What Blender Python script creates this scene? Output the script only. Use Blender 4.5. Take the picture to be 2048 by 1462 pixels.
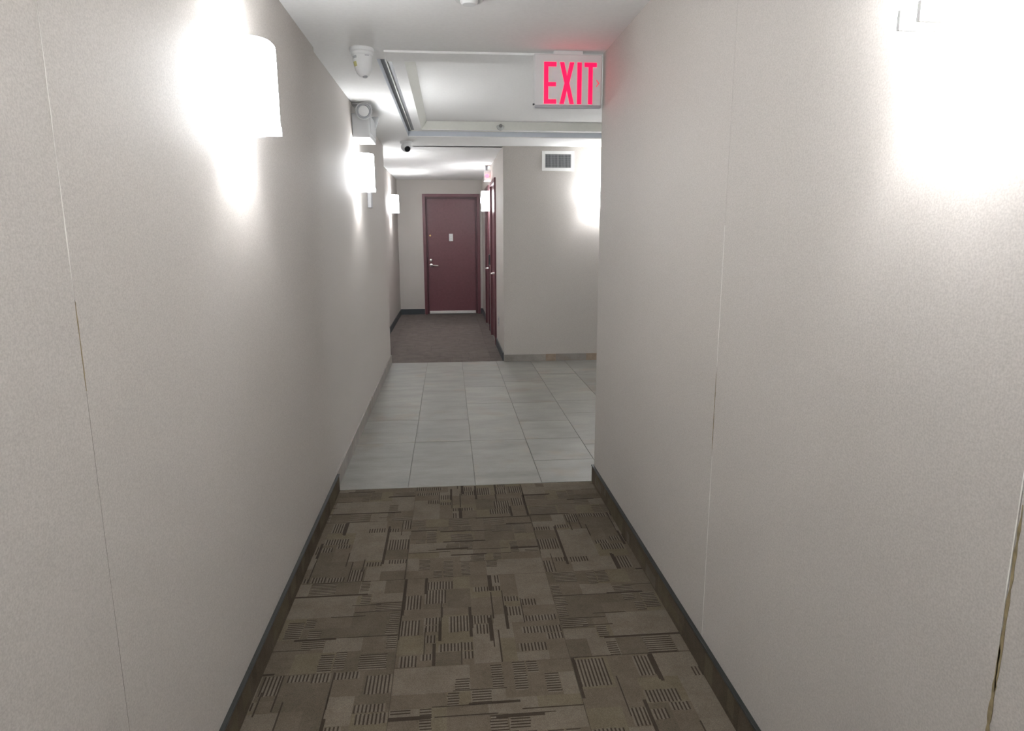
import bpy, bmesh, math, random
from mathutils import Matrix, Vector

for o in list(bpy.data.objects):
    bpy.data.objects.remove(o)
C = bpy.context.scene.collection
SC = bpy.context.scene

# ------------------------------------------------------------------ camera, world, exposure
cam_data = bpy.data.cameras.new('camera')
cam_data.sensor_width = 36.0
cam_data.lens = 1348.9 / 2048 * 36.0
cam_data.clip_start = 0.02
cam = bpy.data.objects.new('camera', cam_data)
R = ((0.9956916283219995, -0.020374563983574512, 0.09046025885417532),
     (-0.09269127735928877, -0.1918579787991592, 0.9770357429862047),
     (-0.0025511548343008696, -0.981211186806174, -0.1929199276783785))
cam.matrix_world = Matrix(((R[0][0], -R[0][1], -R[0][2], 0.0),
                           (R[1][0], -R[1][1], -R[1][2], 0.0),
                           (R[2][0], -R[2][1], -R[2][2], 1.40),
                           (0, 0, 0, 1)))
C.objects.link(cam)
SC.camera = cam

world = bpy.data.worlds.new('world')
SC.world = world
world.use_nodes = True
world.node_tree.nodes['Background'].inputs[0].default_value = (0.9, 0.95, 1.0, 1)
world.node_tree.nodes['Background'].inputs[1].default_value = 0.02
SC.view_settings.view_transform = 'Standard'
SC.view_settings.look = 'None'
SC.view_settings.gamma = 1.0
SC.view_settings.use_curve_mapping = False
SC.view_settings.exposure = 1.97

BULB_W = 4.2            # bulb inside each sconce
SHADE_E = 9.0            # glow of the frosted shade
LAMP_COL = (0.965, 0.98, 1.0)

# ------------------------------------------------------------------ key dimensions (metres)
XL, XR = -0.636, 0.803       # corridor walls
YC = 3.605                   # corridor ends, lobby starts
XLOB = -0.650                # lobby left wall
YB = 7.33                    # lobby back wall
XH = -0.85                   # far hall left wall
XHR = 0.59                   # far hall right wall
YE = 11.90                   # far hall end wall
H = 2.29                     # ceiling
XO = 3.30                    # lobby right wall
YN = -3.0                    # corridor end behind the camera


# ------------------------------------------------------------------ helpers
def box(bm, x0, x1, y0, y1, z0, z1, mi=0):
    v = [bm.verts.new((x, y, z)) for z in (z0, z1) for y in (y0, y1) for x in (x0, x1)]
    for f in ((0, 2, 3, 1), (4, 5, 7, 6), (0, 1, 5, 4), (2, 6, 7, 3), (0, 4, 6, 2), (1, 3, 7, 5)):
        bm.faces.new([v[i] for i in f]).material_index = mi


def bbox(x0, x1, y0, y1, z0, z1, bev=0.0, seg=2):
    bm = bmesh.new()
    box(bm, x0, x1, y0, y1, z0, z1)
    if bev:
        bmesh.ops.bevel(bm, geom=bm.edges[:], offset=bev, segments=seg, affect='EDGES', profile=0.5)
    return bm


def add_bbox(bm, *a, **k):
    b = bbox(*a, **k)
    merge(bm, b)


def merge(bm, b, mat=None):
    me = bpy.data.meshes.new('tmp')
    if mat is not None:
        bmesh.ops.transform(b, matrix=mat, verts=b.verts[:])
    b.to_mesh(me)
    b.free()
    bm.from_mesh(me)
    bpy.data.meshes.remove(me)


def lathe(profile, seg=32, mat=None):
    """profile: list of (r, z); spun about Z."""
    bm = bmesh.new()
    rings = []
    for r, z in profile:
        if r < 1e-6:
            rings.append([bm.verts.new((0, 0, z))])
        else:
            rings.append([bm.verts.new((r * math.cos(2 * math.pi * i / seg), r * math.sin(2 * math.pi * i / seg), z))
                          for i in range(seg)])
    for a, b in zip(rings, rings[1:]):
        for i in range(seg):
            j = (i + 1) % seg
            if len(a) == 1 and len(b) == 1:
                continue
            if len(a) == 1:
                bm.faces.new((a[0], b[i], b[j]))
            elif len(b) == 1:
                bm.faces.new((a[i], a[j], b[0]))
            else:
                bm.faces.new((a[i], a[j], b[j], b[i]))
    bmesh.ops.recalc_face_normals(bm, faces=bm.faces[:])
    if mat is not None:
        bmesh.ops.transform(bm, matrix=mat, verts=bm.verts[:])
    return bm


def prism(pts, z0, z1):
    """closed polygon pts (x, y) extruded from z0 to z1"""
    bm = bmesh.new()
    a = [bm.verts.new((x, y, z0)) for x, y in pts]
    b = [bm.verts.new((x, y, z1)) for x, y in pts]
    bm.faces.new(a[::-1])
    bm.faces.new(b)
    n = len(pts)
    for i in range(n):
        j = (i + 1) % n
        bm.faces.new((a[i], a[j], b[j], b[i]))
    bmesh.ops.recalc_face_normals(bm, faces=bm.faces[:])
    return bm


def tube(bm, pts, r, seg=10):
    pts = [Vector(p) for p in pts]
    prev = None
    rings = []
    for i, p in enumerate(pts):
        t = (pts[min(i + 1, len(pts) - 1)] - pts[max(i - 1, 0)]).normalized()
        u = t.cross(Vector((0.13, 0.21, 0.97)))
        if u.length < 0.1:
            u = t.cross(Vector((1, 0, 0)))
        u.normalize()
        w = t.cross(u)
        rings.append([bm.verts.new(p + r * (math.cos(2 * math.pi * k / seg) * u + math.sin(2 * math.pi * k / seg) * w))
                      for k in range(seg)])
    for a, b in zip(rings, rings[1:]):
        for k in range(seg):
            bm.faces.new((a[k], a[(k + 1) % seg], b[(k + 1) % seg], b[k]))
    bm.faces.new(rings[0][::-1])
    bm.faces.new(rings[-1])


def obj(name, bm, mats, parent=None, smooth=False, mat=None):
    me = bpy.data.meshes.new(name)
    bm.normal_update()
    bm.to_mesh(me)
    bm.free()
    if not isinstance(mats, (list, tuple)):
        mats = [mats]
    for m in mats:
        me.materials.append(m)
    if smooth:
        for p in me.polygons:
            p.use_smooth = True
        me.set_sharp_from_angle(angle=math.radians(35))
    o = bpy.data.objects.new(name, me)
    C.objects.link(o)
    if parent is not None:
        o.parent = parent
    if mat is not None:
        o.matrix_local = mat
    return o


def tag(o, label, cat=None, group=None, kind=None):
    o['label'] = label
    if cat:
        o['category'] = cat
    if group:
        o['group'] = group
    if kind:
        o['kind'] = kind
    return o


def thing(name, label, cat, loc=(0, 0, 0), rotz=0.0, group=None):
    o = bpy.data.objects.new(name, None)
    o.empty_display_size = 0.05
    C.objects.link(o)
    o.location = loc
    o.rotation_euler = (0, 0, rotz)
    return tag(o, label, cat, group)


# ------------------------------------------------------------------ materials
def mat_new(name):
    m = bpy.data.materials.new(name)
    m.use_nodes = True
    nt = m.node_tree
    return m, nt, nt.nodes['Principled BSDF']


def coords(nt, scale=(1, 1, 1)):
    g = nt.nodes.new('ShaderNodeNewGeometry')
    mp = nt.nodes.new('ShaderNodeMapping')
    mp.inputs['Scale'].default_value = scale
    nt.links.new(g.outputs['Position'], mp.inputs['Vector'])
    return mp.outputs['Vector']


def noise(nt, vec, scale, detail=3, rough=0.55):
    n = nt.nodes.new('ShaderNodeTexNoise')
    n.inputs['Scale'].default_value = scale
    n.inputs['Detail'].default_value = detail
    n.inputs['Roughness'].default_value = rough
    nt.links.new(vec, n.inputs['Vector'])
    return n.outputs['Fac']


def ramp(nt, fac, stops):
    r = nt.nodes.new('ShaderNodeValToRGB')
    e = r.color_ramp.elements
    while len(e) < len(stops):
        e.new(0.5)
    for i, (p, c) in enumerate(stops):
        e[i].position = p
        e[i].color = (*c, 1)
    nt.links.new(fac, r.inputs['Fac'])
    return r.outputs['Color']


def mix(nt, a, b, fac, mode='MIX'):
    m = nt.nodes.new('ShaderNodeMix')
    m.data_type = 'RGBA'
    m.blend_type = mode
    for sock, v in ((m.inputs[6], a), (m.inputs[7], b), (m.inputs[0], fac)):
        if hasattr(v, 'is_output'):
            nt.links.new(v, sock)
        elif isinstance(v, (int, float)):
            sock.default_value = v
        else:
            sock.default_value = (*v, 1)
    return m.outputs[2]


def bump(nt, bsdf, h, strength, dist=0.001):
    b = nt.nodes.new('ShaderNodeBump')
    b.inputs['Strength'].default_value = strength
    b.inputs['Distance'].default_value = dist
    nt.links.new(h, b.inputs['Height'])
    nt.links.new(b.outputs['Normal'], bsdf.inputs['Normal'])


def scaled(c, k):
    return tuple(min(1.0, x * k) for x in c)


def plain(name, col, rough=0.6, metal=0.0, var=0.05, scale=40.0, bstr=0.0, spec=0.5, emit=None):
    m, nt, b = mat_new(name)
    v = coords(nt)
    f = noise(nt, v, scale)
    nt.links.new(ramp(nt, f, [(0.3, scaled(col, 1 - var)), (0.7, scaled(col, 1 + var))]), b.inputs['Base Color'])
    b.inputs['Roughness'].default_value = rough
    b.inputs['Metallic'].default_value = metal
    b.inputs['Specular IOR Level'].default_value = spec
    if bstr:
        bump(nt, b, f, bstr)
    if emit:
        b.inputs['Emission Color'].default_value = (*emit[0], 1)
        b.inputs['Emission Strength'].default_value = emit[1]
    return m


def wallcover(name, col):
    """woven vinyl wallcovering: fine mottled fibres, soft large mottling, slight sheen"""
    m, nt, b = mat_new(name)
    v1 = coords(nt, (1, 1, 1))
    v2 = coords(nt, (1, 1, 7))
    v3 = coords(nt, (6, 6, 1))
    f1 = noise(nt, v1, 260, 2)
    f2 = noise(nt, v2, 60, 2)
    f3 = noise(nt, v3, 70, 2)
    c1 = ramp(nt, f1, [(0.33, scaled(col, 0.90)), (0.67, scaled(col, 1.10))])
    c2 = ramp(nt, f2, [(0.3, (0.95, 0.95, 0.95)), (0.7, (1, 1, 1))])
    c3 = ramp(nt, f3, [(0.3, (0.96, 0.96, 0.955)), (0.7, (1, 1, 1))])
    c = mix(nt, c1, c2, 1.0, 'MULTIPLY')
    c = mix(nt, c, c3, 1.0, 'MULTIPLY')
    f4 = noise(nt, v1, 1.3, 2)
    c = mix(nt, c, ramp(nt, f4, [(0.3, (0.985, 0.98, 0.97)), (0.7, (1, 1, 1))]), 1.0, 'MULTIPLY')
    nt.links.new(c, b.inputs['Base Color'])
    b.inputs['Roughness'].default_value = 0.62
    b.inputs['Specular IOR Level'].default_value = 0.35
    bump(nt, b, f1, 0.25, 0.0006)
    return m


WALL = wallcover('wallcovering_grey_beige', (0.535, 0.505, 0.477))
PAINT = plain('ceiling_paint', (0.84, 0.845, 0.84), 0.85, var=0.02, scale=60, bstr=0.05, spec=0.2)
TRIMP = plain('tray_trim_paint', (0.76, 0.77, 0.72), 0.6, var=0.02, scale=30)
GROOVE = plain('tray_channel_metal', (0.34, 0.36, 0.38), 0.45, metal=0.4, var=0.04)
FACEB = plain('tray_face_paint', (0.62, 0.66, 0.72), 0.5, var=0.02)
BURG = plain('burgundy_paint', (0.150, 0.055, 0.066), 0.36, var=0.08, scale=25)
BURG_SHADE = plain('shaded_burgundy_paint', (0.095, 0.034, 0.042), 0.40, var=0.08, scale=25)  # burgundy with shade mixed into the colour, for stop and far frame
STEEL = plain('brushed_steel', (0.72, 0.70, 0.67), 0.28, metal=1.0, var=0.04, scale=200)
BRASS = plain('brass', (0.65, 0.42, 0.18), 0.35, metal=1.0)
WPLAS = plain('white_plastic', (0.72, 0.73, 0.73), 0.42, var=0.01)
GPLAS = plain('grey_plastic', (0.40, 0.41, 0.44), 0.5, var=0.03)
SWHITE = plain('sign_white_plastic', (0.70, 0.71, 0.71), 0.45, var=0.01)
DARK = plain('dark_plastic', (0.025, 0.03, 0.035), 0.35)
LENS = plain('lens_glass', (0.01, 0.012, 0.016), 0.06)
YELL = plain('yellow_sticker', (0.55, 0.52, 0.22), 0.6)
CAPM = plain('base_cap_black', (0.020, 0.022, 0.020), 0.45)
VINYL = plain('dark_vinyl_base', (0.050, 0.058, 0.065), 0.5)
GROUT = plain('grout', (0.17, 0.165, 0.15), 0.9, var=0.1, scale=80)
SUB = plain('subfloor', (0.2, 0.19, 0.18), 0.9)
GLUE = plain('dried_glue', (0.27, 0.215, 0.12), 0.6, var=0.3, scale=60, bstr=0.3)
EDGEW = plain('frayed_paper_edge', (0.80, 0.78, 0.74), 0.8, var=0.06, scale=120)
SEAM = plain('seam_backing', (0.36, 0.34, 0.31), 0.9, var=0.1, scale=90)  # darker wall backing that shows in the open seams
RED = plain('exit_red_led', (0.4, 0.001, 0.01), 0.4, emit=((1.0, 0.0, 0.05), 0.55))
REDL = plain('red_lens', (0.6, 0.02, 0.03), 0.3, emit=((1.0, 0.08, 0.12), 1.6))


def carpet_mat(name, col):
    m, nt, b = mat_new(name)
    v = coords(nt)
    f = noise(nt, v, 420, 2, 0.7)
    f2 = noise(nt, v, 9, 3)
    f3 = noise(nt, v, 60, 2)
    c = ramp(nt, f, [(0.3, scaled(col, 0.72)), (0.7, scaled(col, 1.3))])
    c = mix(nt, c, ramp(nt, f2, [(0.32, (0.82, 0.81, 0.79)), (0.68, (1.0, 1.0, 1.0))]), 1.0, 'MULTIPLY')
    c = mix(nt, c, ramp(nt, f3, [(0.3, (0.9, 0.9, 0.9)), (0.7, (1.0, 1.0, 1.0))]), 1.0, 'MULTIPLY')
    nt.links.new(c, b.inputs['Base Color'])
    b.inputs['Roughness'].default_value = 0.95
    b.inputs['Specular IOR Level'].default_value = 0.08
    bump(nt, b, f, 0.6, 0.002)
    return m


TONES = (('mid', (0.128, 0.105, 0.079)), ('light', (0.162, 0.136, 0.106)), ('shade', (0.112, 0.092, 0.069)),
         ('dark', (0.054, 0.042, 0.032)), ('olive', (0.143, 0.120, 0.084)))
CARPET = [carpet_mat('carpet_pile_' + n, c) for n, c in TONES]
# hall carpet: corridor tones blended mostly towards one lighter grey
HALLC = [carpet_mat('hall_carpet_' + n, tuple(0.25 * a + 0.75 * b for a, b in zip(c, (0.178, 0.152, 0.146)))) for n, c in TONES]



def stone_mat(name, col, warm=0.0):
    m, nt, b = mat_new(name)
    oi = nt.nodes.new('ShaderNodeObjectInfo')
    g = nt.nodes.new('ShaderNodeNewGeometry')
    add = nt.nodes.new('ShaderNodeVectorMath')
    add.operation = 'ADD'
    cmb = nt.nodes.new('ShaderNodeCombineXYZ')
    mul = nt.nodes.new('ShaderNodeMath')
    mul.operation = 'MULTIPLY'
    mul.inputs[1].default_value = 37.0
    nt.links.new(oi.outputs['Random'], mul.inputs[0])
    for i in range(3):
        nt.links.new(mul.outputs[0], cmb.inputs[i])
    nt.links.new(g.outputs['Position'], add.inputs[0])
    nt.links.new(cmb.outputs[0], add.inputs[1])
    mp = nt.nodes.new('ShaderNodeMapping')
    mp.inputs['Scale'].default_value = (1.0, 2.6, 1.0)
    nt.links.new(add.outputs[0], mp.inputs['Vector'])
    f1 = noise(nt, mp.outputs['Vector'], 2.6, 6, 0.6)
    f2 = noise(nt, add.outputs[0], 140, 2, 0.7)
    f3 = noise(nt, add.outputs[0], 3.5, 2)
    c = ramp(nt, f1, [(0.30, scaled(col, 0.70)), (0.5, col), (0.70, scaled(col, 1.28))])
    c = mix(nt, c, ramp(nt, f2, [(0.3, (0.86, 0.86, 0.85)), (0.7, (1.0, 1.0, 1.0))]), 1.0, 'MULTIPLY')
    c = mix(nt, c, ramp(nt, f3, [(0.56, (1, 1, 1)), (0.72, (1.0, 0.91, 0.84))]), 1.0, 'MULTIPLY')
    r2 = ramp(nt, oi.outputs['Random'], [(0.0, (0.88, 0.88, 0.885)), (1.0, (1.0, 1.0, 0.99))])
    c = mix(nt, c, r2, 1.0, 'MULTIPLY')
    nt.links.new(c, b.inputs['Base Color'])
    rr = nt.nodes.new('ShaderNodeMapRange')
    rr.inputs['To Min'].default_value = 0.36
    rr.inputs['To Max'].default_value = 0.58
    nt.links.new(f1, rr.inputs['Value'])
    nt.links.new(rr.outputs[0], b.inputs['Roughness'])
    bump(nt, b, f2, 0.15, 0.001)
    return m


STONE = stone_mat('grey_stone_tile', (0.220, 0.210, 0.192))
STONEB = stone_mat('warm_grey_stone_tile', (0.33, 0.305, 0.28))
STONEW = plain('brown_stone_tile', (0.33, 0.26, 0.20), 0.5, var=0.15, scale=20)


# ------------------------------------------------------------------ floor
def structure(name, bm, m, label, parent=None):
    o = obj(name, bm, m, parent)
    if parent is None:
        tag(o, label, kind='structure')
    return o


bm = bmesh.new()
box(bm, XL - 0.2, XR + 0.1, YN - 0.1, YC + 0.012, -0.12, -0.009)
box(bm, -1.0, XO + 0.1, YC + 0.012, YB + 0.03, -0.12, -0.0035)
box(bm, -1.0, XHR + 0.2, YB + 0.03, YE + 0.15, -0.12, -0.009)
floor = structure('floor', bm, GROUT, 'corridor floor: brown patterned carpet tiles, grey stone tiles, then carpet again')

random.seed(11)
T = 0.585


def master_pattern(seed):
    """rects (x0, y0, x1, y1, tone, level) of one carpet tile, stripes run along y"""
    rnd = random.Random(seed)
    out = []

    def split(x0, y0, x1, y1, d):
        w, h = x1 - x0, y1 - y0
        if d > 5 or (w < 0.12 and h < 0.15) or (d > 3 and rnd.random() < 0.22):
            out.append((x0, y0, x1, y1))
            return
        if (w > h * 0.8 and w > 0.08) or h < 0.09:
            k = rnd.uniform(0.3, 0.7)
            m_ = x0 + w * k
            split(x0, y0, m_, y1, d + 1)
            split(m_, y0, x1, y1, d + 1)
        else:
            k = rnd.uniform(0.28, 0.72)
            m_ = y0 + h * k
            split(x0, y0, x1, m_, d + 1)
            split(x0, m_, x1, y1, d + 1)
    split(0, 0, T, T, 0)
    res = []
    for x0, y0, x1, y1 in out:
        r = rnd.random()
        tone = 0 if r < 0.40 else 1 if r < 0.62 else 2 if r < 0.84 else 4
        res.append((x0, y0, x1, y1, tone, 0))
        w, h = x1 - x0, y1 - y0
        if rnd.random() < 0.66 and w > 0.035:
            # a bundle of short stripes
            sl = min(h * rnd.uniform(0.45, 1.0), rnd.choice((0.035, 0.045, 0.06, 0.10)))
            ys = y0 + 0.003 if rnd.random() < 0.5 else y1 - sl - 0.003
            if h > 0.12 and rnd.random() < 0.3:
                ys, sl = y0 + 0.01, h - 0.02
            pitch = 0.0118
            n = int((w - 0.004) / pitch)
            n = min(n, rnd.choice((5, 7, 9, 12, 14)))
            xs = x0 + 0.003 if rnd.random() < 0.5 else x1 - n * pitch - 0.002
            for i in range(n):
                j = rnd.uniform(-0.002, 0.002)
                res.append((xs + i * pitch, ys + j, xs + i * pitch + 0.0052, ys + sl + j, 3, 1))
                if sl > 0.03:
                    res.append((xs + i * pitch + 0.0052, ys + j, xs + (i + 1) * pitch, ys + sl + j, 1, 1))
        if rnd.random() < 0.45:
            wd = rnd.choice((0.0035, 0.004, 0.005, 0.011))
            xx = x0 if rnd.random() < 0.5 else x1 - wd
            yb = max(0, y0 - rnd.uniform(0, 0.07))
            yt = min(T, y1 + rnd.uniform(0, 0.05))
            res.append((xx, yb, xx + wd, yt, 3, 2))
    return res


PATTERNS = [master_pattern(s) for s in (5, 23)]
_cache = {}


def carpet_mesh(pi, rot, cx0, cx1, cy0, cy1, mats):
    """carpet tile mesh, origin at its uncut corner, cut to local [cx0,cx1]x[cy0,cy1]"""
    key = (mats[0].name, pi, rot, round(cx0, 3), round(cx1, 3), round(cy0, 3), round(cy1, 3))
    if key in _cache:
        return _cache[key]
    bm = bmesh.new()
    g = 0.0005
    box(bm, cx0 + g, cx1 - g, cy0 + g, cy1 - g, -0.0075, -0.0012, 0)
    for x0, y0, x1, y1, tone, lv in PATTERNS[pi]:
        if rot == 1:
            x0, y0, x1, y1 = T - y1, x0, T - y0, x1
        elif rot == 2:
            x0, y0, x1, y1 = T - x1, T - y1, T - x0, T - y0
        elif rot == 3:
            x0, y0, x1, y1 = y0, T - x1, y1, T - x0
        x0, x1 = max(x0, cx0 + 0.0012), min(x1, cx1 - 0.0012)
        y0, y1 = max(y0, cy0 + 0.0012), min(y1, cy1 - 0.0012)
        if x1 - x0 < 0.0008 or y1 - y0 < 0.0008:
            continue
        z = -0.0009 + 0.0003 * lv
        v = [bm.verts.new(p) for p in ((x0, y0, z), (x1, y0, z), (x1, y1, z), (x0, y1, z))]
        bm.faces.new(v).material_index = tone
    me = bpy.data.meshes.new('carpet_tile')
    bm.to_mesh(me)
    bm.free()
    for m in mats:
        me.materials.append(m)
    _cache[key] = me
    return me


def carpet_area(x0, x1, y0, y1, gx, gy, mats):
    i0 = math.floor((x0 - gx) / T)
    i1 = math.ceil((x1 - gx) / T)
    j0 = math.floor((y0 - gy) / T)
    j1 = math.ceil((y1 - gy) / T)
    for j in range(j0, j1):
        for i in range(i0, i1):
            ox, oy = gx + i * T, gy + j * T
            a, b = max(0, x0 - ox), min(T, x1 - ox)
            c, d = max(0, y0 - oy), min(T, y1 - oy)
            if b - a < 0.01 or d - c < 0.01:
                continue
            rot = (i + j) % 2 + (2 if (i * 7 + j * 3) % 4 < 2 else 0)
            o = bpy.data.objects.new('carpet_tile', carpet_mesh((i + 2 * j) % 2, rot, a, b, c, d, mats))
            o.location = (ox, oy, 0)
            C.objects.link(o)
            o.parent = floor


carpet_area(XL, XR, YN, YC + 0.011, -0.205, 2.005, CARPET)
carpet_area(XH, XHR, YB + 0.03, YE, -0.13, YB + 0.03, HALLC)

# stone floor tiles: columns 0.38 wide, joints read off the photograph
rnd = random.Random(4)
joints = {0: [3.617, 4.45, 5.02, 6.07, 6.80, 7.36],
          1: [3.617, 4.455, 5.00, 5.945, 6.78, 7.36],
          2: [3.617, 4.455, 5.485, 6.105, 6.86, 7.36],
          3: [3.617, 4.00, 4.453, 4.90, 5.468, 6.30, 7.36],
          4: [3.617, 4.30, 5.10, 5.50, 5.83, 6.62, 7.36]}
TW = 0.379
for ci in range(11):
    x0 = -0.65 if ci == 0 else -0.253 + (ci - 1) * TW
    x1 = -0.253 + ci * TW
    if x0 > XO:
        break
    x1 = min(x1, XO)
    ys = joints.get(ci)
    if ys is None:
        ys = [3.617]
        while ys[-1] < 6.9:
            ys.append(ys[-1] + rnd.choice((0.5, 0.76, 0.9)))
        ys[-1] = 7.36
    for y0, y1 in zip(ys, ys[1:]):
        g = 0.0017
        b_ = bbox(x0 + g, x1 - g, y0 + g, y1 - g, -0.012, rnd.uniform(-0.0006, 0.0004), 0.0008, 1)
        obj('floor_tile', b_, STONE, floor)


# ------------------------------------------------------------------ walls
def wall_panels(name, x_face, x_back, seams, y0, y1, label, sign):
    """wall slab with separate wallcovering strips, thin open seams between them"""
    bm = bmesh.new()
    xs = sorted((x_face - sign * 0.004, x_back))
    box(bm, xs[0], xs[1], y0, y1, -0.01, H)
    w = structure(name, bm, SEAM, label)
    ys = [y0] + seams + [y1]
    for a, b in zip(ys, ys[1:]):
        xa, xb = sorted((x_face, x_face - sign * 0.005))
        ga = 0.0007 if a != y0 else -0.0003
        gb = 0.0007 if b != y1 else -0.0003
        obj('wall_panel', bbox(xa, xb, a + ga, b - gb, -0.009, H + 0.001), WALL, w)
    return w


wl = wall_panels('wall_left', XL, XL - 0.12, [-2.13, -1.03, 0.12, 1.214], YN, YC,
                 'left corridor wall in grey beige wallcovering with one split seam', 1)
wr = wall_panels('wall_right', XR, XR + 0.14, [-2.48, -1.38, -0.28, 0.832, 1.938], YN, YC,
                 'right corridor wall in grey beige wallcovering with two open seams', -1)


def ribbon(yz, x, th, sign, name, m, parent):
    """thin irregular strip lying on a wall at x; yz = [(y, z, half width)]"""
    bm = bmesh.new()
    xa = x + sign * th
    a = [(y - w, z) for y, z, w in yz] + [(y + w, z) for y, z, w in reversed(yz)]
    fr = [bm.verts.new((xa, y, z)) for y, z in a]
    bk = [bm.verts.new((x - sign * 0.002, y, z)) for y, z in a]
    bm.faces.new(fr)
    bm.faces.new(bk[::-1])
    for i in range(len(a)):
        j = (i + 1) % len(a)
        bm.faces.new((fr[i], fr[j], bk[j], bk[i]))
    bmesh.ops.recalc_face_normals(bm, faces=bm.faces[:])
    return obj(name, bm, m, parent)


rs = random.Random(8)


def seam_line(yc, z0, z1, w, x, sign, name, m, parent, n=14, jit=0.4, th=0.0006, off=0.0):
    pts = []
    for i in range(n + 1):
        k = i / n
        ww = w * (1 + rs.uniform(-jit, jit)) * min(1, 0.15 + 6 * min(k, 1 - k))
        pts.append((yc + off + rs.uniform(-0.3, 0.3) * w, z0 + (z1 - z0) * k, ww))
    return ribbon(pts, x, th, sign, name, m, parent)


seam_line(1.2125, 1.29, 1.76, 0.0011, XL, 1, 'paper_edge', EDGEW, wl)
g1 = seam_line(1.214, 1.13, 1.287, 0.0012, XL, 1, 'glue_stain', GLUE, wl)
g1['label'] = 'yellowish glue line in the split seam'
seam_line(1.936, 0.10, 0.72, 0.0014, XR, -1, 'paper_edge', EDGEW, wr, n=24)
g2 = seam_line(1.940, 0.74, 0.98, 0.0012, XR, -1, 'glue_stain', GLUE, wr)
g2['label'] = 'faint tan glue line'
seam_line(1.938, 1.0, 1.42, 0.0009, XR, -1, 'paper_edge', EDGEW, wr)
g3 = seam_line(0.830, 0.62, 0.80, 0.0028, XR, -1, 'glue_stain', GLUE, wr, n=16, jit=0.6)
g3['label'] = 'brown glue smear beside the open seam'
seam_line(0.828, 0.72, 1.02, 0.0022, XR, -1, 'glue_stain', GLUE, wr, n=16, jit=0.6)
seam_line(0.834, 0.86, 1.15, 0.0010, XR, -1, 'paper_edge', EDGEW, wr)

bm = bmesh.new()
box(bm, XL - 0.12, XR + 0.14, YN - 0.12, YN, -0.01, H)
structure('wall_rear', bm, WALL, 'corridor wall behind the viewpoint in grey beige wallcovering')

bm = bmesh.new()
box(bm, -0.97, XLOB, YC, YB + 0.02, -0.01, H + 0.001)
wll = structure('wall_lobby_left', bm, WALL, 'left lobby wall above the stone skirting carrying the emergency light')
bm = bmesh.new()
box(bm, XHR, XO + 0.1, YB, YB + 0.12, -0.01, H + 0.001)
wlb = structure('wall_lobby_back', bm, WALL, 'lobby back wall with the white air vent and a sconce')
bm = bmesh.new()
box(bm, XO, XO + 0.1, YC - 0.12, YB, -0.01, H + 0.001)
structure('wall_lobby_right', bm, WALL, 'lobby side wall round the corner out of view')
bm = bmesh.new()
box(bm, XR + 0.14, XO, YC - 0.12, YC, -0.01, H + 0.001)
structure('wall_lobby_front', bm, WALL, 'lobby front wall round the corner out of view')
bm = bmesh.new()
box(bm, XH - 0.12, XH, YB + 0.02, YE + 0.12, -0.01, H + 0.001)
structure('wall_hall_left', bm, WALL, 'left wall of the narrow far hall, set back behind the lobby wall')
# far hall right wall with two door openings
D2A, D2B, D2T = 8.47, 9.38, 2.06
D3A, D3B = 9.77, 10.68
bm = bmesh.new()
box(bm, XHR, XHR + 0.14, YB + 0.12, D2A, -0.01, H + 0.001)
box(bm, XHR, XHR + 0.14, D2B, D3A, -0.01, H + 0.001)
box(bm, XHR, XHR + 0.14, D3B, YE + 0.12, -0.01, H + 0.001)
box(bm, XHR, XHR + 0.14, D2A, D2B, D2T, H + 0.001)
box(bm, XHR, XHR + 0.14, D3A, D3B, D2T, H + 0.001)
structure('wall_hall_right', bm, WALL, 'right wall of the narrow far hall around the side door')
# end wall with the door opening
D1L, D1R, D1T = -0.418, 0.541, 2.047
bm = bmesh.new()
box(bm, XH, D1L, YE, YE + 0.12, -0.01, H + 0.001)
box(bm, D1R, XHR, YE, YE + 0.12, -0.01, H + 0.001)
box(bm, D1L, D1R, YE, YE + 0.12, D1T, H + 0.001)
structure('wall_hall_end', bm, WALL, 'end wall of the far hall around the burgundy door')

# ------------------------------------------------------------------ ceiling with the stepped tray
TX0, TX1, TY0, TY1 = -0.352, 2.75, 3.80, 6.65
bm = bmesh.new()
box(bm, XL - 0.12, XR + 0.14, YN - 0.12, YC + 0.012, H, H + 0.1)
box(bm, -0.97, TX0, YC + 0.012, YB + 0.05, H, H + 0.03)
box(bm, TX0, XO + 0.1, YC + 0.012, TY0, H, H + 0.03)
box(bm, TX0, XO + 0.1, TY1, YB + 0.12, H, H + 0.03)
box(bm, TX1, XO + 0.1, TY0, TY1, H, H + 0.03)
box(bm, XR + 0.14, XO + 0.1, YC - 0.12, YC + 0.012, H, H + 0.03)
box(bm, -0.97, XHR + 0.2, YB + 0.05, YE + 0.12, H, H + 0.1)
ceiling = structure('ceiling', bm, PAINT, 'white ceiling with a stepped recessed tray over the lobby')


def ring(name, x0, x1, y0, y1, w, z0, z1, m):
    """rectangular ring, its inner hole = outer rectangle inset by w"""
    bm = bmesh.new()
    box(bm, x0, x0 + w, y0, y1, z0, z1)
    box(bm, x1 - w, x1, y0, y1, z0, z1)
    box(bm, x0 + w, x1 - w, y0, y0 + w, z0, z1)
    box(bm, x0 + w, x1 - w, y1 - w, y1, z0, z1)
    return obj(name, bm, m, ceiling)


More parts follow.
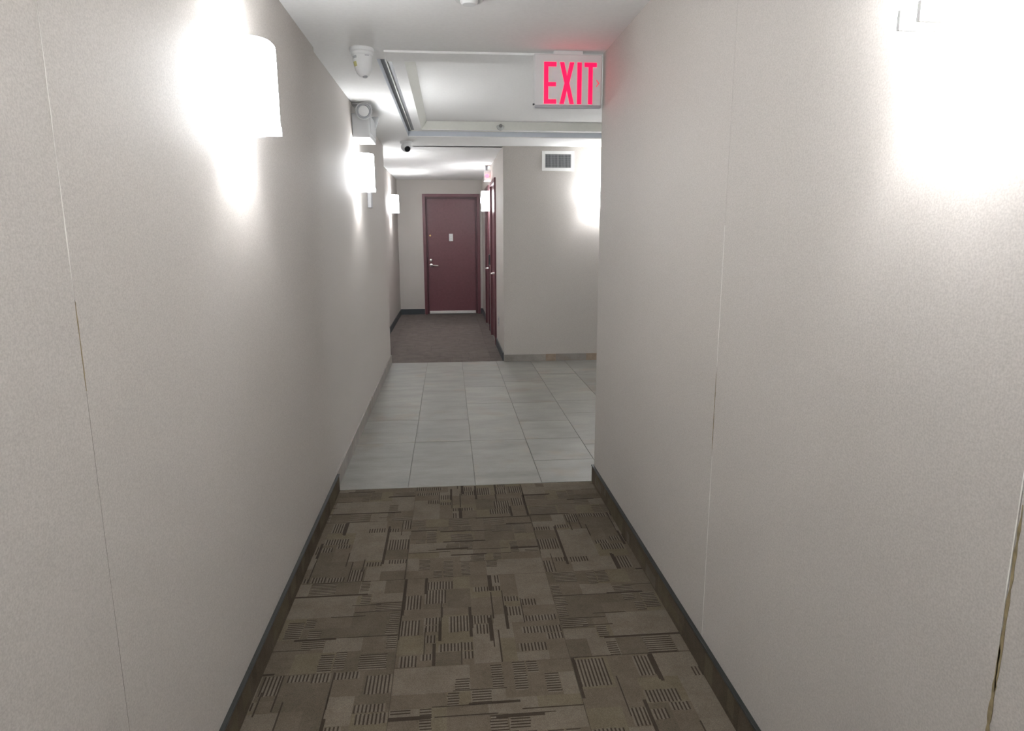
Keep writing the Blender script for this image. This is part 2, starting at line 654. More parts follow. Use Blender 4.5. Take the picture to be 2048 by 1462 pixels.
ring('tray_edge_face', TX0 - 0.02, TX1 + 0.02, TY0 - 0.02, TY1 + 0.02, 0.0215, H + 0.001, H + 0.046, FACEB)
ring('light_channel', TX0 - 0.01, TX1 + 0.01, TY0 - 0.01, TY1 + 0.01, 0.075, H + 0.050, H + 0.060, GROOVE)
ring('channel_lip', TX0 + 0.028, TX1 - 0.028, TY0 + 0.028, TY1 - 0.028, 0.006, H + 0.040, H + 0.052, TRIMP)
ring('tray_ledge', TX0 + 0.062, TX1 - 0.062, TY0 + 0.062, TY1 - 0.062, 0.068, H + 0.038, H + 0.062, PAINT)
bm = bmesh.new()
loops = []
for ins, zz in ((0.128, 0.0385), (0.180, 0.1085), (0.196, 0.1085), (0.196, 0.125), (0.110, 0.125), (0.110, 0.0385)):
    loops.append([bm.verts.new(p) for p in ((TX0 + ins, TY0 + ins, H + zz), (TX1 - ins, TY0 + ins, H + zz),
                                            (TX1 - ins, TY1 - ins, H + zz), (TX0 + ins, TY1 - ins, H + zz))])
for a, c in zip(loops, loops[1:] + loops[:1]):
    for k in range(4):
        bm.faces.new((a[k], a[(k + 1) % 4], c[(k + 1) % 4], c[k]))
bmesh.ops.recalc_face_normals(bm, faces=bm.faces[:])
obj('tray_inner_face', bm, TRIMP, ceiling)
obj('tray_top', bbox(TX0 - 0.02, TX1 + 0.02, TY0 - 0.02, TY1 + 0.02, H + 0.108, H + 0.15), PAINT, ceiling)
obj('ceiling_strip', bbox(TX0, TX1, TY1 + 0.0025, TY1 + 0.30, H - 0.007, H + 0.001, 0.002, 2), PAINT, ceiling)
# shallow dropped strip, added to make a shaded band where the corridor meets the lobby
obj('ceiling_strip', bbox(-0.30, XR, YC + 0.013, TY0 + 0.001, H - 0.011, H + 0.001, 0.002, 2), PAINT, ceiling)


# ------------------------------------------------------------------ baseboards
def carpet_base(name, x, sign, y0, y1, label, seed, wrap=False, hgt=0.093):
    root = thing(name, label, None, (0, 0, 0))
    root['kind'] = 'structure'
    r = random.Random(seed)
    th = 0.011
    ys = [y1]
    while ys[-1] > y0 + 0.05:
        ys.append(max(y0, ys[-1] - r.uniform(0.30, 0.58)))
    for b, a in zip(ys, ys[1:]):
        bm = bmesh.new()
        xa, xb = sorted((x + sign * 0.0002, x + sign * th))
        lean = 0.0
        box(bm, xa, xb, a + 0.0008, b - 0.0008, -0.0005, hgt, r.choice((0, 0, 2)))
        # pile pattern wrapped up onto the strip
        xf = x + sign * (th + 0.0004)
        for k in range(r.randint(3, 6)):
            p = r.uniform(a, b - 0.06)
            q = min(b - 0.002, p + r.uniform(0.02, 0.16))
            z0 = r.uniform(0, hgt * 0.5)
            z1 = min(hgt - 0.001, z0 + r.uniform(0.03, hgt))
            xx = xf + sign * 0.0002 * k
            v = [bm.verts.new(c) for c in ((xx, p, z0), (xx, q, z0), (xx, q, z1), (xx, p, z1))]
            bm.faces.new(v if sign > 0 else v[::-1]).material_index = r.choice((0, 1, 4, 2, 3 if q - p < 0.04 else 4))
        obj('carpet_strip', bm, CARPET, root)
    bm = bmesh.new()
    xa, xb = sorted((x + sign * 0.0002, x + sign * (th + 0.0035)))
    add_bbox(bm, xa, xb, y0, y1 + 0.002, hgt - 0.0005, hgt + 0.0065, bev=0.0015)
    obj('top_cap', bm, CAPM, root)
    return root


carpet_base('baseboard_left', XL, 1, YN, YC + 0.001, 'brown carpet strip with black cap along the left corridor wall', 3)
carpet_base('baseboard_right', XR, -1, YN, YC + 0.001, 'brown carpet strip with black cap along the right corridor wall', 7)
# end returns of the corridor baseboard around the wall ends
rt = thing('baseboard_corner', 'short end return of the carpet strip round the right wall corner', None)
rt['kind'] = 'structure'
obj('carpet_strip', bbox(XR - 0.0112, XR + 0.10, YC + 0.0015, YC + 0.0115, 0.0008, 0.093), CARPET[2], rt)
obj('top_cap', bbox(XR - 0.0145, XR + 0.10, YC + 0.0025, YC + 0.015, 0.0925, 0.0995, 0.0015), CAPM, rt)


def tile_base(name, label, pieces, axis, face, sign, h=0.082):
    root = thing(name, label, None)
    root['kind'] = 'structure'
    for i, (a, b, m) in enumerate(pieces):
        lo, hi = sorted((face + sign * 0.0003, face + sign * 0.011))
        if axis == 'y':
            bm = bbox(lo, hi, a + 0.0008, b - 0.0008, 0.0005, h, 0.001, 1)
        else:
            bm = bbox(a + 0.0008, b - 0.0008, lo, hi, 0.0005, h, 0.001, 1)
        obj('skirting_tile', bm, m, root)
    return root


tile_base('baseboard_lobby_left', 'grey stone skirting tiles along the left lobby wall',
          [(3.62, 4.22, STONEB), (4.22, 4.83, STONEB), (4.83, 5.44, STONEB), (5.44, 6.05, STONEB), (6.05, 6.66, STONEB),
           (6.66, 7.345, STONEB)], 'y', XLOB, 1, 0.093)
tile_base('baseboard_lobby_back', 'grey stone skirting tiles with brown pieces along the back lobby wall',
          [(0.592, 1.055, STONEB), (1.055, 1.17, STONEW), (1.17, 1.51, STONEB), (1.51, 1.66, STONEW), (1.66, 2.2, STONEB),
           (2.2, 2.75, STONEB), (2.75, XO, STONEB)], 'x', YB, -1, 0.078)


def vinyl_base(name, label, x0, x1, y0, y1):
    o = obj(name, bbox(x0, x1, y0, y1, 0.0005, 0.095, 0.002), VINYL)
    tag(o, label, kind='structure')


vinyl_base('baseboard_hall_left', 'dark blue grey skirting along the left far hall wall', XH + 0.0003, XH + 0.012, YB + 0.03, YE - 0.001)
vinyl_base('baseboard_hall_end', 'dark blue grey skirting left of the burgundy end door', XH + 0.013, D1L - 0.012, YE - 0.012, YE - 0.0003)
vinyl_base('baseboard_hall_right', 'dark skirting along the right far hall wall before the nearer side door', XHR - 0.012, XHR - 0.0003, YB + 0.03, D2A - 0.006)
vinyl_base('baseboard_hall_pier', 'short dark skirting on the wall between the two side doors', XHR - 0.012, XHR - 0.0003, D2B + 0.006, D3A - 0.006)
vinyl_base('baseboard_hall_far', 'dark skirting along the right hall wall beyond both side doors', XHR - 0.012, XHR - 0.0003, D3B + 0.006, YE - 0.013)
vinyl_base('baseboard_hall_corner', 'short dark skirting right of the burgundy end door', D1R + 0.012, XHR - 0.0125, YE - 0.012, YE - 0.0003)

# ------------------------------------------------------------------ door at the end of the hall
d1 = thing('door_1', 'burgundy door at the end of the far hall', None, (0, YE, 0))
d1['kind'] = 'structure'


def frame_mesh(l, r, t, w, y0, y1, bev=0.003):
    pts = [(l, 0.0005), (l, t), (r, t), (r, 0.0005), (r - w, 0.0005), (r - w, t - w), (l + w, t - w), (l + w, 0.0005)]
    bm = prism([(x, z) for x, z in pts], 0, y1 - y0)
    bmesh.ops.transform(bm, matrix=Matrix(((1, 0, 0, 0), (0, 0, 1, y0), (0, 1, 0, 0), (0, 0, 0, 1))), verts=bm.verts[:])
    bmesh.ops.recalc_face_normals(bm, faces=bm.faces[:])
    bmesh.ops.bevel(bm, geom=bm.edges[:], offset=bev, segments=2, affect='EDGES')
    return bm


obj('door_frame', frame_mesh(D1L - 0.010, D1R + 0.010, D1T + 0.008, 0.050, -0.016, 0.0995), BURG, d1)
obj('door_stop', frame_mesh(D1L + 0.039, D1R - 0.039, D1T - 0.042, 0.028, 0.035, 0.099), BURG_SHADE, d1)  # shade of the recess is put into the stop's colour
LX0, LX1 = D1L + 0.068, D1R - 0.068
obj('door_leaf', bbox(LX0, LX1, 0.060, 0.098, 0.012, D1T - 0.072, 0.002), BURG, d1)
obj('door_sweep', bbox(LX0 + 0.004, LX1 - 0.006, 0.022, 0.0595, 0.006, 0.052, 0.004), plain('sweep_aluminium', (0.78, 0.77, 0.74), 0.35, metal=0.3), d1)
plate = obj('number_plate', bbox(0.016, 0.084, 0.0525, 0.0595, 1.262, 1.388, 0.003), WPLAS, d1)
# dots and number strokes of the plate (too small to read in the photograph)
bm = bmesh.new()
box(bm, 0.040, 0.060, 0.0515, 0.0524, 1.345, 1.349)
box(bm, 0.035, 0.065, 0.0515, 0.0524, 1.300, 1.303)
obj('plate_marks', bm, GPLAS, plate)
RX = Matrix.Rotation(math.pi / 2, 4, 'X')
obj('door_viewer', lathe([(0, 0), (0.016, 0), (0.016, 0.006), (0.011, 0.011), (0, 0.011)], 20,
                         Matrix.Translation((LX0 + 0.042, 0.0595, 1.358)) @ RX), BRASS, d1, True)
obj('deadbolt', lathe([(0, 0), (0.024, 0), (0.022, 0.012), (0.012, 0.016), (0, 0.016)], 24,
                      Matrix.Translation((LX0 + 0.045, 0.0595, 0.935)) @ RX), STEEL, d1, True)


def lever(parent, org, ang, mirror=1):
    """rose plus lever; door face normal is -Y in local space before the rotation"""
    M = Matrix.Translation(org) @ Matrix.Rotation(ang, 4, 'Z')
    rose = lathe([(0, 0), (0.032, 0), (0.030, 0.010), (0.014, 0.014), (0.012, 0.045), (0, 0.045)], 24, M @ RX)
    h = obj('door_handle', rose, STEEL, parent, True)
    bm = bmesh.new()
    s = mirror
    pts = [(0, -0.040, 0), (0.012 * s, -0.050, 0), (0.05 * s, -0.053, -0.002), (0.095 * s, -0.052, -0.004), (0.118 * s, -0.046, -0.005)]
    tube(bm, pts, 0.0105, 12)
    bmesh.ops.transform(bm, matrix=M, verts=bm.verts[:])
    obj('lever', bm, STEEL, h, True)
    return h


lever(d1, (LX0 + 0.050, 0.0595, 0.848), 0.0)

# ------------------------------------------------------------------ side doors of the hall
# local frame built in XZ then turned so that its front faces -X
MF = Matrix(((0, 1, 0, 0), (1, 0, 0, 0), (0, 0, 1, 0), (0, 0, 0, 1)))


def side_door(name, label, a, b, m):
    d = thing(name, label, None, (XHR, 0, 0))
    d['kind'] = 'structure'
    bmf = frame_mesh(a - 0.004, b + 0.004, D2T + 0.004, 0.055, -0.020, 0.12)
    bmesh.ops.transform(bmf, matrix=MF, verts=bmf.verts[:])
    bmesh.ops.recalc_face_normals(bmf, faces=bmf.faces[:])
    obj('door_frame', bmf, m, d)
    obj('door_leaf', bbox(0.006, 0.050, a + 0.053, b - 0.053, 0.012, D2T - 0.053, 0.002), BURG, d)
    lever(d, (0.0055, a + 0.12, 0.895), -math.pi / 2, -1)
    obj('deadbolt', lathe([(0, 0), (0.024, 0), (0.022, 0.014), (0.010, 0.020), (0, 0.020)], 24,
                          Matrix.Translation((0.0055, a + 0.12, 0.98)) @ Matrix.Rotation(-math.pi / 2, 4, 'Y')), STEEL, d, True)
    return d


side_door('door_2', 'burgundy side door in the right hall wall, nearer one, steel lever showing edge on', D2A, D2B, BURG)
side_door('door_3', 'burgundy side door in the right hall wall, shade painted on its frame, beyond the small sconce', D3A, D3B, BURG_SHADE)  # frame faces away from the sconce, its shade is in the paint colour
bx = thing('wall_control_box', 'small dark box on the narrow wall between the two side doors', 'control box', (XHR, 9.56, 0))
obj('case', bbox(-0.030, -0.0004, -0.045, 0.045, 0.955, 1.105, 0.004, 2), DARK, bx)
obj('cover', bbox(-0.033, -0.0295, -0.036, 0.036, 0.970, 1.090, 0.0012, 1), plain('box_cover_brown', (0.07, 0.035, 0.035), 0.5), bx)

# ------------------------------------------------------------------ sconces
m, nt, b = mat_new('frosted_shade_glow')
f = noise(nt, coords(nt), 30)
nt.links.new(ramp(nt, f, [(0.3, (0.9, 0.9, 0.9)), (0.7, (0.95, 0.95, 0.95))]), b.inputs['Base Color'])
b.inputs['Emission Color'].default_value = (*LAMP_COL, 1)
b.inputs['Emission Strength'].default_value = SHADE_E
b.inputs['Roughness'].default_value = 0.5
SHADE = m
SH0, SH1 = 1.702, 1.958       # bottom and top of the shade
GRPS = 'frosted half round wall sconces'


def shade_outline(n=28, w=0.098, d=0.110, gap=0.018, p=2.6):
    pts = []
    for i in range(n + 1):
        t = math.pi * i / n
        c, s = math.cos(t), math.sin(t)
        pts.append((-w * (abs(c) ** (2 / p)) * (1 if c > 0 else -1), gap + d * (abs(s) ** (2 / p))))
    return pts


def make_sconce():
    """local frame: wall plane y=0, lamp projects to +y, z absolute height"""
    root = thing('wall_sconce', '', 'wall lamp')
    pts = shade_outline()
    bm = bmesh.new()
    th = 0.004
    n = len(pts)
    cols = []
    for i, (x, y) in enumerate(pts):
        a = pts[max(i - 1, 0)]
        c = pts[min(i + 1, n - 1)]
        t = Vector((c[0] - a[0], c[1] - a[1], 0)).normalized()
        nrm = Vector((-t.y, t.x, 0))
        inn = Vector((x, y, 0)) - nrm * th
        col = []
        for z, k in ((SH0, 1.0), (SH0 + 0.004, 1.0), (SH1 - 0.012, 1.0), (SH1 - 0.003, 0.985), (SH1, 0.965)):
            col.append(bm.verts.new((x * k, y * k, z)))
        for z, k in ((SH1, 0.93), (SH0, 0.96)):
            col.append(bm.verts.new((inn.x * k, inn.y * k, z)))
        cols.append(col)
    L = len(cols[0])
    for a, c in zip(cols, cols[1:]):
        for j in range(L):
            k = (j + 1) % L
            bm.faces.new((a[j], c[j], c[k], a[k]))
    bm.faces.new(cols[0])
    bm.faces.new(cols[-1][::-1])
    bmesh.ops.recalc_face_normals(bm, faces=bm.faces[:])
    obj('shade', bm, SHADE, root, True)
    bm = bmesh.new()
    add_bbox(bm, -0.055, 0.055, 0.0006, 0.012, 1.745, 1.915, bev=0.003)
    bp = obj('back_plate', bm, WPLAS, root)
    bm = bmesh.new()
    tube(bm, [(0, 0.010, 1.80), (0, 0.040, 1.80)], 0.010)
    tube(bm, [(0, 0.040, 1.80), (0, 0.048, 1.802), (0, 0.050, 1.815)], 0.013)
    obj('lamp_holder', bm, WPLAS, root, True)
    obj('bulb', lathe([(0, 0), (0.012, 0.002), (0.014, 0.014), (0.024, 0.032), (0.025, 0.044), (0.016, 0.058), (0, 0.062)], 20,
                      Matrix.Translation((0, 0.050, 1.815))), SHADE, root, True)
    for s in (-1, 1):
        bm = bmesh.new()
        # L shaped clip that carries the lower corner of the shade
        add_bbox(bm, s * 0.022 - 0.004, s * 0.022 + 0.004, 0.010, 0.131, 1.693, 1.6995, bev=0.001)
        add_bbox(bm, s * 0.022 - 0.004, s * 0.022 + 0.004, 0.1290, 0.1320, 1.693, 1.722, bev=0.001)
        obj('shade_clip', bm, WPLAS, root)
    return root


def sconce_light(root, loc):
    ld = bpy.data.lights.new('sconce_bulb_light', 'POINT')
    ld.energy = BULB_W
    ld.color = LAMP_COL
    ld.shadow_soft_size = 0.028
    lo = bpy.data.objects.new('sconce_bulb_light', ld)
    C.objects.link(lo)
    lo.parent = root
    lo.location = (0, 0.056, 1.815)


def place_sconce(root, x, y, ang, label):
    root.location = (x, y, 0)
    root.rotation_euler = (0, 0, ang)
    root['label'] = label
    root['group'] = GRPS
    sconce_light(root, None)


def dup(root):
    r_ = root.copy()
    C.objects.link(r_)
    for ch in root.children:
        if ch.type == 'LIGHT':
            continue
        c_ = ch.copy()
        C.objects.link(c_)
        c_.parent = r_
    return r_


proto = make_sconce()
RL, RR, RB, RF = -math.pi / 2, math.pi / 2, math.pi, 0.0
spots = [(XL, 2.22, RL, 'glowing white half round sconce on the left wall, nearest the camera'),
         (XLOB, 5.13, RL, 'glowing white sconce on the left lobby wall below the emergency light'),
         (XH, 10.45, RL, 'small far glowing sconce on the left hall wall beside the burgundy end door'),
         (XHR, 9.48, RR, 'small far glowing sconce between the two side doors, under the red alarm light'),
         (1.592, YB, RB, 'glowing sconce on back lobby wall right of the air vent, half hidden'),
         (XR, 1.00, RR, 'glowing sconce on the right wall cut off by the top edge of the photo'),
         (XH, 8.05, RL, 'sconce on the left hall wall hidden behind the lobby wall corner'),
         (XL, -0.45, RL, 'added unseen sconce on the left corridor wall behind the viewpoint'),  # unseen, added with the next one for light from behind the camera
         (XR, -1.70, RR, 'added unseen sconce on the right corridor wall behind the viewpoint'),
         (2.75, YB, RB, 'added sconce on the back lobby wall at its far right end, out of view'),  # this one and the next are unseen, added to light the lobby
         (1.75, YC, RF, 'added sconce on the lobby front wall round the corner, out of view')]
roots = [proto] + [dup(proto) for _ in spots[1:]]
for r_, s_ in zip(roots, spots):
    place_sconce(r_, *s_)
# dark Y shaped mark on the front of the far right sconce
bm = bmesh.new()
tube(bm, [(0.0, 0.1375, 1.80), (0.0, 0.1375, 1.86)], 0.006, 8)
tube(bm, [(0.0, 0.1375, 1.86), (-0.022, 0.134, 1.895)], 0.005, 8)
tube(bm, [(0.0, 0.1375, 1.86), (0.022, 0.134, 1.895)], 0.005, 8)
cl = obj('y_mark', bm, GPLAS, roots[3], True)
cl['label'] = 'dark Y shaped mark'

# ------------------------------------------------------------------ EXIT sign
SX0, SX1, SZ0, SZ1 = 0.4435, 0.7895, 2.0205, 2.274
SY = 3.547
ex = thing('exit_sign', 'white EXIT sign with glowing red letters under the ceiling by the right wall', 'sign', (0, SY, 0))
obj('housing', bbox(SX0, SX1, 0.010, 0.048, SZ0, SZ1, 0.006, 3), SWHITE, ex, True)
obj('face_plate', bbox(SX0 + 0.004, SX1 - 0.004, 0.003, 0.012, SZ0 + 0.010, SZ1 - 0.004, 0.003, 2), SWHITE, ex)
obj('bottom_rail', bbox(SX0 + 0.004, SX1 - 0.010, 0.000, 0.014, SZ0 - 0.004, SZ0 + 0.008, 0.002, 2), GPLAS, ex)
obj('mounting_canopy', bbox(SX0 + 0.10, SX1 - 0.10, 0.010, 0.048, SZ1 - 0.002, H - 0.0003, 0.002), SWHITE, ex)
obj('latch', bbox(SX0 - 0.006, SX0 + 0.003, 0.008, 0.018, SZ0 + 0.010, SZ0 + 0.018, 0.001), DARK, ex)


def letter(polys):
    """polys in unit letter boxes placed in metres; slim raised letters on the plate"""
    bm = bmesh.new()
    for pts in polys:
        b_ = prism(pts, 0, 0.0022)
        bmesh.ops.transform(b_, matrix=Matrix(((1, 0, 0, 0), (0, 0, -1, 0.0032), (0, 1, 0, 0), (0, 0, 0, 1))), verts=b_.verts[:])
        bmesh.ops.recalc_face_normals(b_, faces=b_.faces[:])
        merge(bm, b_)
    return bm


LZ0, LZ1 = 2.037, 2.234
LH = LZ1 - LZ0


def rect(x0, x1, z0, z1):
    return [(x0, z0), (x1, z0), (x1, z1), (x0, z1)]


ax = 0.493
obj('letter_e', letter([[(ax, LZ0), (ax + 0.062, LZ0), (ax + 0.062, LZ0 + 0.021), (ax + 0.021, LZ0 + 0.021),
                         (ax + 0.021, LZ0 + 0.083), (ax + 0.060, LZ0 + 0.083), (ax + 0.060, LZ0 + 0.102), (ax + 0.021, LZ0 + 0.102),
                         (ax + 0.021, LZ1 - 0.021), (ax + 0.062, LZ1 - 0.021), (ax + 0.062, LZ1), (ax, LZ1)]]), RED, ex)
ax = 0.572
W = 0.073
s = 0.022
mz = LZ0 + LH * 0.5
obj('letter_x', letter([[(ax, LZ0), (ax + s, LZ0), (ax + W / 2, mz - 0.034), (ax + W - s, LZ0), (ax + W, LZ0),
                         (ax + W / 2 + 0.012, mz), (ax + W, LZ1), (ax + W - s, LZ1), (ax + W / 2, mz + 0.034),
                         (ax + s, LZ1), (ax, LZ1), (ax + W / 2 - 0.012, mz)]]), RED, ex)
obj('letter_i', letter([rect(0.661, 0.683, LZ0, LZ1)]), RED, ex)
ax = 0.697
obj('letter_t', letter([[(ax + 0.0205, LZ0), (ax + 0.0415, LZ0), (ax + 0.0415, LZ1 - 0.021), (ax + 0.062, LZ1 - 0.021),
                         (ax + 0.062, LZ1), (ax, LZ1), (ax, LZ1 - 0.021), (ax + 0.0205, LZ1 - 0.021)]]), RED, ex)
az = 2.137
ax = 0.757
obj('arrow_mark', letter([[(ax, az - 0.014), (ax + 0.003, az - 0.017), (ax + 0.017, az), (ax + 0.003, az + 0.017), (ax, az + 0.014), (ax + 0.010, az)]]),
    plain('arrow_red_dim', (0.75, 0.10, 0.12), 0.5, emit=((1.0, 0.05, 0.10), 0.15)), ex)

# ------------------------------------------------------------------ ceiling camera (large, with stickers)
cx_, cy_ = -0.404, 3.60
dc = thing('security_camera', 'large white round camera with stickers under the ceiling left of the EXIT sign', 'camera', (cx_, cy_, 0))
obj('mounting_ring', lathe([(0, H - 0.0003), (0.058, H - 0.0003), (0.060, H - 0.006), (0.060, H - 0.016), (0.052, H - 0.022), (0, H - 0.022)][::-1], 40),
    WPLAS, dc, True)
obj('collar', lathe([(0, H - 0.036), (0.050, H - 0.036), (0.054, H - 0.031), (0.053, H - 0.021), (0, H - 0.021)], 40), WPLAS, dc, True)
Mb = Matrix.Translation((0, 0, H - 0.034)) @ Matrix.Rotation(math.radians(-5), 4, 'Y')
body = obj('camera_body', lathe([(0, -0.100), (0.010, -0.100), (0.024, -0.094), (0.035, -0.080), (0.042, -0.058), (0.046, -0.030), (0.049, 0.0), (0, 0.0)],
                                40, Mb), WPLAS, dc, True)
obj('lens', lathe([(0, -0.004), (0.012, -0.004), (0.013, 0.0), (0.010, 0.003), (0, 0.004)], 24,
                  Mb @ Matrix.Translation((0.004, -0.008, -0.0995)) @ Matrix.Rotation(math.radians(170), 4, 'X')), GPLAS, body, True)


def sticker(a0, a1, z0, z1, r, name, m, k=0.0):
    """patch following the body, angles in degrees, z below the collar"""
    bm = bmesh.new()
    n = 6
    prof = [(0.049, 0.0), (0.046, -0.030), (0.042, -0.058), (0.035, -0.080), (0.024, -0.094)]

    def rad(z):
        for (r0, z_0), (r1, z_1) in zip(prof, prof[1:]):
            if z >= z_1:
                return r0 + (r1 - r0) * (z_0 - z) / (z_0 - z_1)
        return 0.024
    g = []
    for i in range(n + 1):
        a = math.radians(a0 + (a1 - a0) * i / n)
        row = []
        for j in range(4):
            z = z0 + (z1 - z0) * j / 3
            rr = rad(z) + 0.0008
            row.append(bm.verts.new((rr * math.cos(a), rr * math.sin(a), z)))
        g.append(row)
    for a, c in zip(g, g[1:]):
        for j in range(3):
            bm.faces.new((a[j], c[j], c[j + 1], a[j + 1]))
    bmesh.ops.transform(bm, matrix=Mb, verts=bm.verts[:])
    o = obj(name, bm, m, body)
    o.modifiers.new('solid', 'SOLIDIFY').thickness = 0.0006
    return o


sticker(213, 243, -0.004, -0.016, 0, 'sticker', GPLAS)
sticker(205, 235, -0.030, -0.052, 0, 'sticker', YELL)
sticker(292, 318, -0.006, -0.010, 0, 'sticker', GPLAS)

# ------------------------------------------------------------------ small turret camera
tc = thing('turret_camera', 'small white ball camera with dark lens on the lobby ceiling by the tray corner', 'camera', (-0.395, 7.03, 0))
obj('mounting_ring', lathe([(0, H - 0.0003), (0.058, H - 0.0003), (0.059, H - 0.014), (0.052, H - 0.026), (0, H - 0.022)][::-1], 32), WPLAS, tc, True)
ball = lathe([(0.0, -0.050)] + [(0.050 * math.sin(t), -0.050 * math.cos(t)) for t in [math.pi * k / 14 for k in range(1, 14)]] + [(0, 0.050)], 32,
             Matrix.Translation((0, -0.004, H - 0.055)))
bl = obj('camera_ball', ball, WPLAS, tc, True)
dirv = Vector((0.34, -0.80, -0.50)).normalized()
Ml = Matrix.Translation(Vector((0, -0.004, H - 0.055)) + dirv * 0.041) @ dirv.to_track_quat('Z', 'Y').to_matrix().to_4x4()
obj('lens_window', lathe([(0, -0.006), (0.029, -0.006), (0.029, 0.004), (0.023, 0.0095), (0, 0.012)], 28, Ml), LENS, bl, True)

# ------------------------------------------------------------------ emergency light on the left lobby wall
EMW = plain('emergency_light_plastic', (0.56, 0.57, 0.58), 0.5, var=0.01)
em = thing('emergency_light', 'white emergency light box with two round lamp heads high on the left lobby wall', 'emergency light', (XLOB, 5.0, 0))
obj('battery_box', bbox(0.0004, 0.122, 0.0, 0.40, 2.055, 2.218, 0.006, 3), EMW, em, True)
obj('hinge_cover', bbox(0.119, 0.127, 0.03, 0.37, 2.085, 2.2, 0.002, 2), EMW, em)


def head(y, d, yaw_dir):
    """round lamp head: housing cone, rim and lit glass"""
    dv = Vector(yaw_dir).normalized()
    M_ = Matrix.Translation(d) @ dv.to_track_quat('Z', 'Y').to_matrix().to_4x4()
    hd = obj('lamp_head', lathe([(0, -0.055), (0.022, -0.055), (0.042, -0.035), (0.056, -0.004), (0.058, 0.004), (0.052, 0.008), (0.046, 0.0), (0, 0.0)],
                                32, M_), EMW, em, True)
    obj('rim', lathe([(0.036, 0.0005), (0.047, 0.0005), (0.047, 0.006), (0.041, 0.009), (0.036, 0.0005)], 32, M_), GPLAS, hd, True)
    obj('lamp_glass', lathe([(0, 0.010), (0.020, 0.008), (0.036, 0.001), (0, 0.0005)], 28, M_), WPLAS, hd, True)
    return hd


head(0, (0.087, -0.012, 2.229), (0.06, -1, -0.10))
obj('mounting_plate', bbox(0.0004, 0.125, 0.03, 0.26, 2.2805, 2.2897, 0.002), EMW, em)
head(1, (0.125, 0.365, 2.200), (1, 0.35, -0.35))
for pa in ([(0.07, 0.37, 2.19), (0.110, 0.37, 2.203)], [(0.07, 0.10, 2.21), (0.075, 0.085, 2.228)]):
    bm = bmesh.new()
    tube(bm, pa, 0.011)
    obj('swivel_arm', bm, WPLAS, em, True)

# ------------------------------------------------------------------ air vent, sprinkler, smoke detector, thermostat, outlet, alarm
vx0, vx1, vz0, vz1 = 1.000, 1.343, 2.041, 2.245
vn = thing('air_vent', 'white rectangular air vent high on the lobby back wall', 'vent', ((vx0 + vx1) / 2, YB, 0))
hx = (vx1 - vx0) / 2
fw = 0.034
pts = [(-hx, vz0), (-hx, vz1), (hx, vz1), (hx, vz0)]
bm = bmesh.new()
add_bbox(bm, -hx, -hx + fw, -0.012, -0.0004, vz0, vz1, bev=0.003)
add_bbox(bm, hx - fw, hx, -0.012, -0.0004, vz0, vz1, bev=0.003)
add_bbox(bm, -hx + fw - 0.002, hx - fw + 0.002, -0.0118, -0.0004, vz0, vz0 + fw, bev=0.003)
add_bbox(bm, -hx + fw - 0.002, hx - fw + 0.002, -0.0118, -0.0004, vz1 - fw, vz1, bev=0.003)
VW = plain('vent_white_paint', (0.80, 0.80, 0.78), 0.45, var=0.01)
obj('vent_frame', bm, VW, vn)
obj('vent_backing', bbox(-hx + fw - 0.002, hx - fw + 0.002, -0.002, -0.0004, vz0 + fw - 0.002, vz1 - fw + 0.002), plain('duct_grey', (0.10, 0.105, 0.11), 0.7), vn)
bm = bmesh.new()
nf = 18
for i in range(nf):
    x = -hx + fw + (i + 0.5) * (2 * hx - 2 * fw) / nf
    box(bm, x - 0.0018, x + 0.0018, -0.0105, -0.0035, vz0 + fw, vz1 - fw)
fins = obj('grille_fins', bm, plain('fin_grey', (0.42, 0.43, 0.44), 0.5, metal=0.3), vn)
fins['kind'] = 'stuff'
bm = bmesh.new()
for i in range(7):
    z = vz0 + fw + (i + 0.5) * (vz1 - vz0 - 2 * fw) / 7
    box(bm, -hx + fw, hx - fw, -0.0034, -0.0022, z - 0.0018, z + 0.0018)
fb = obj('grille_cross_bars', bm, plain('bar_grey', (0.36, 0.37, 0.38), 0.5, metal=0.3), vn)
fb['kind'] = 'stuff'

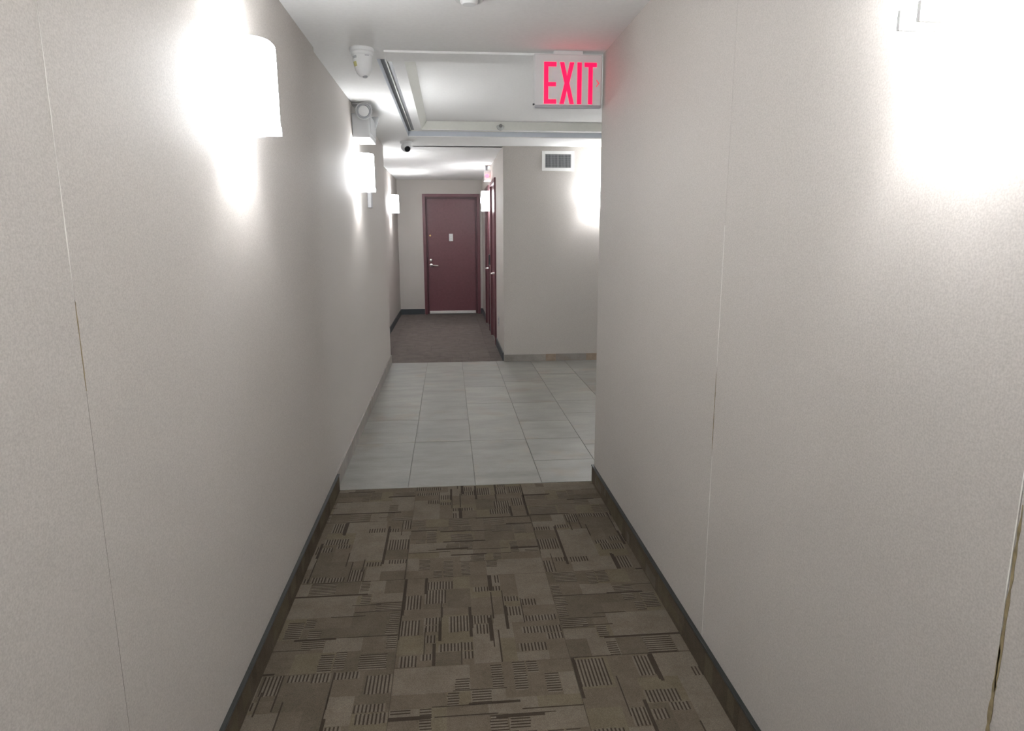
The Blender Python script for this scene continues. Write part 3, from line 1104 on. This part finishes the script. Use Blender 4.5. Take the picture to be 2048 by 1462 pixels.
sp = thing('sprinkler_head', 'small round sprinkler on the inner step of the ceiling tray', 'sprinkler', (0.500, TY1 - 0.152, H + 0.072))
obj('escutcheon', lathe([(0, 0), (0.036, 0), (0.034, 0.005), (0.020, 0.009), (0, 0.009)], 28, Matrix.Translation((0, -0.0003, 0)) @ RX),
    plain('chrome_grey', (0.42, 0.43, 0.42), 0.35, metal=0.5), sp, True)
obj('nozzle', lathe([(0, 0.008), (0.010, 0.008), (0.009, 0.030), (0.016, 0.032), (0.016, 0.035), (0, 0.035)], 20, RX),
    plain('dark_chrome', (0.2, 0.2, 0.2), 0.3, metal=0.8), sp, True)

sd = thing('smoke_detector', 'round white smoke detector on the corridor ceiling at the top edge of the photo', 'smoke detector', (0.098, 2.800, 0))
obj('detector_base', lathe([(0, H - 0.020), (0.052, H - 0.020), (0.058, H - 0.012), (0.060, H - 0.0003), (0, H - 0.0003)], 40), WPLAS, sd, True)
obj('sensor_chamber', lathe([(0, H - 0.034), (0.026, H - 0.034), (0.033, H - 0.027), (0.035, H - 0.0195), (0, H - 0.0195)], 32), WPLAS, sd, True)

th_ = thing('wall_thermostat', 'small grey rectangular control plate on the left lobby wall beyond the second sconce', 'thermostat', (XLOB, 5.80, 0))
obj('case', bbox(0.0004, 0.030, -0.055, 0.055, 1.605, 1.735, 0.005, 3), plain('thermostat_grey', (0.42, 0.42, 0.43), 0.5), th_, True)
obj('display', bbox(0.0295, 0.0315, -0.035, 0.035, 1.68, 1.715, 0.0008, 1), GPLAS, th_)

ol = thing('wall_outlet', 'small dark outlet low on the right hall wall near the lobby corner', 'outlet', (XHR, 8.05, 0))
obj('cover_plate', bbox(-0.006, -0.0004, -0.035, 0.035, 0.30, 0.415, 0.002), GPLAS, ol)
for z in (0.325, 0.368):
    obj('socket', bbox(-0.0075, -0.0055, -0.017, 0.017, z, z + 0.028, 0.0008, 1), DARK, ol)

al = thing('fire_alarm', 'white alarm unit with a glowing red light high on the right hall wall', 'alarm', (XHR, 9.45, 0))
obj('case', bbox(-0.090, -0.0004, -0.045, 0.045, 2.085, 2.225, 0.006, 3), WPLAS, al, True)
obj('red_light', lathe([(0, 0), (0.026, 0), (0.024, 0.012), (0.014, 0.022), (0, 0.025)], 24,
                       Matrix.Translation((-0.050, -0.0445, 2.155)) @ RX), REDL, al, True)
obj('conduit', lathe([(0, 2.224), (0.016, 2.224), (0.016, H - 0.004), (0.028, H - 0.004), (0.028, H - 0.0003), (0, H - 0.0003)], 20,
                     Matrix.Translation((-0.055, 0, 0))), GPLAS, al, True)
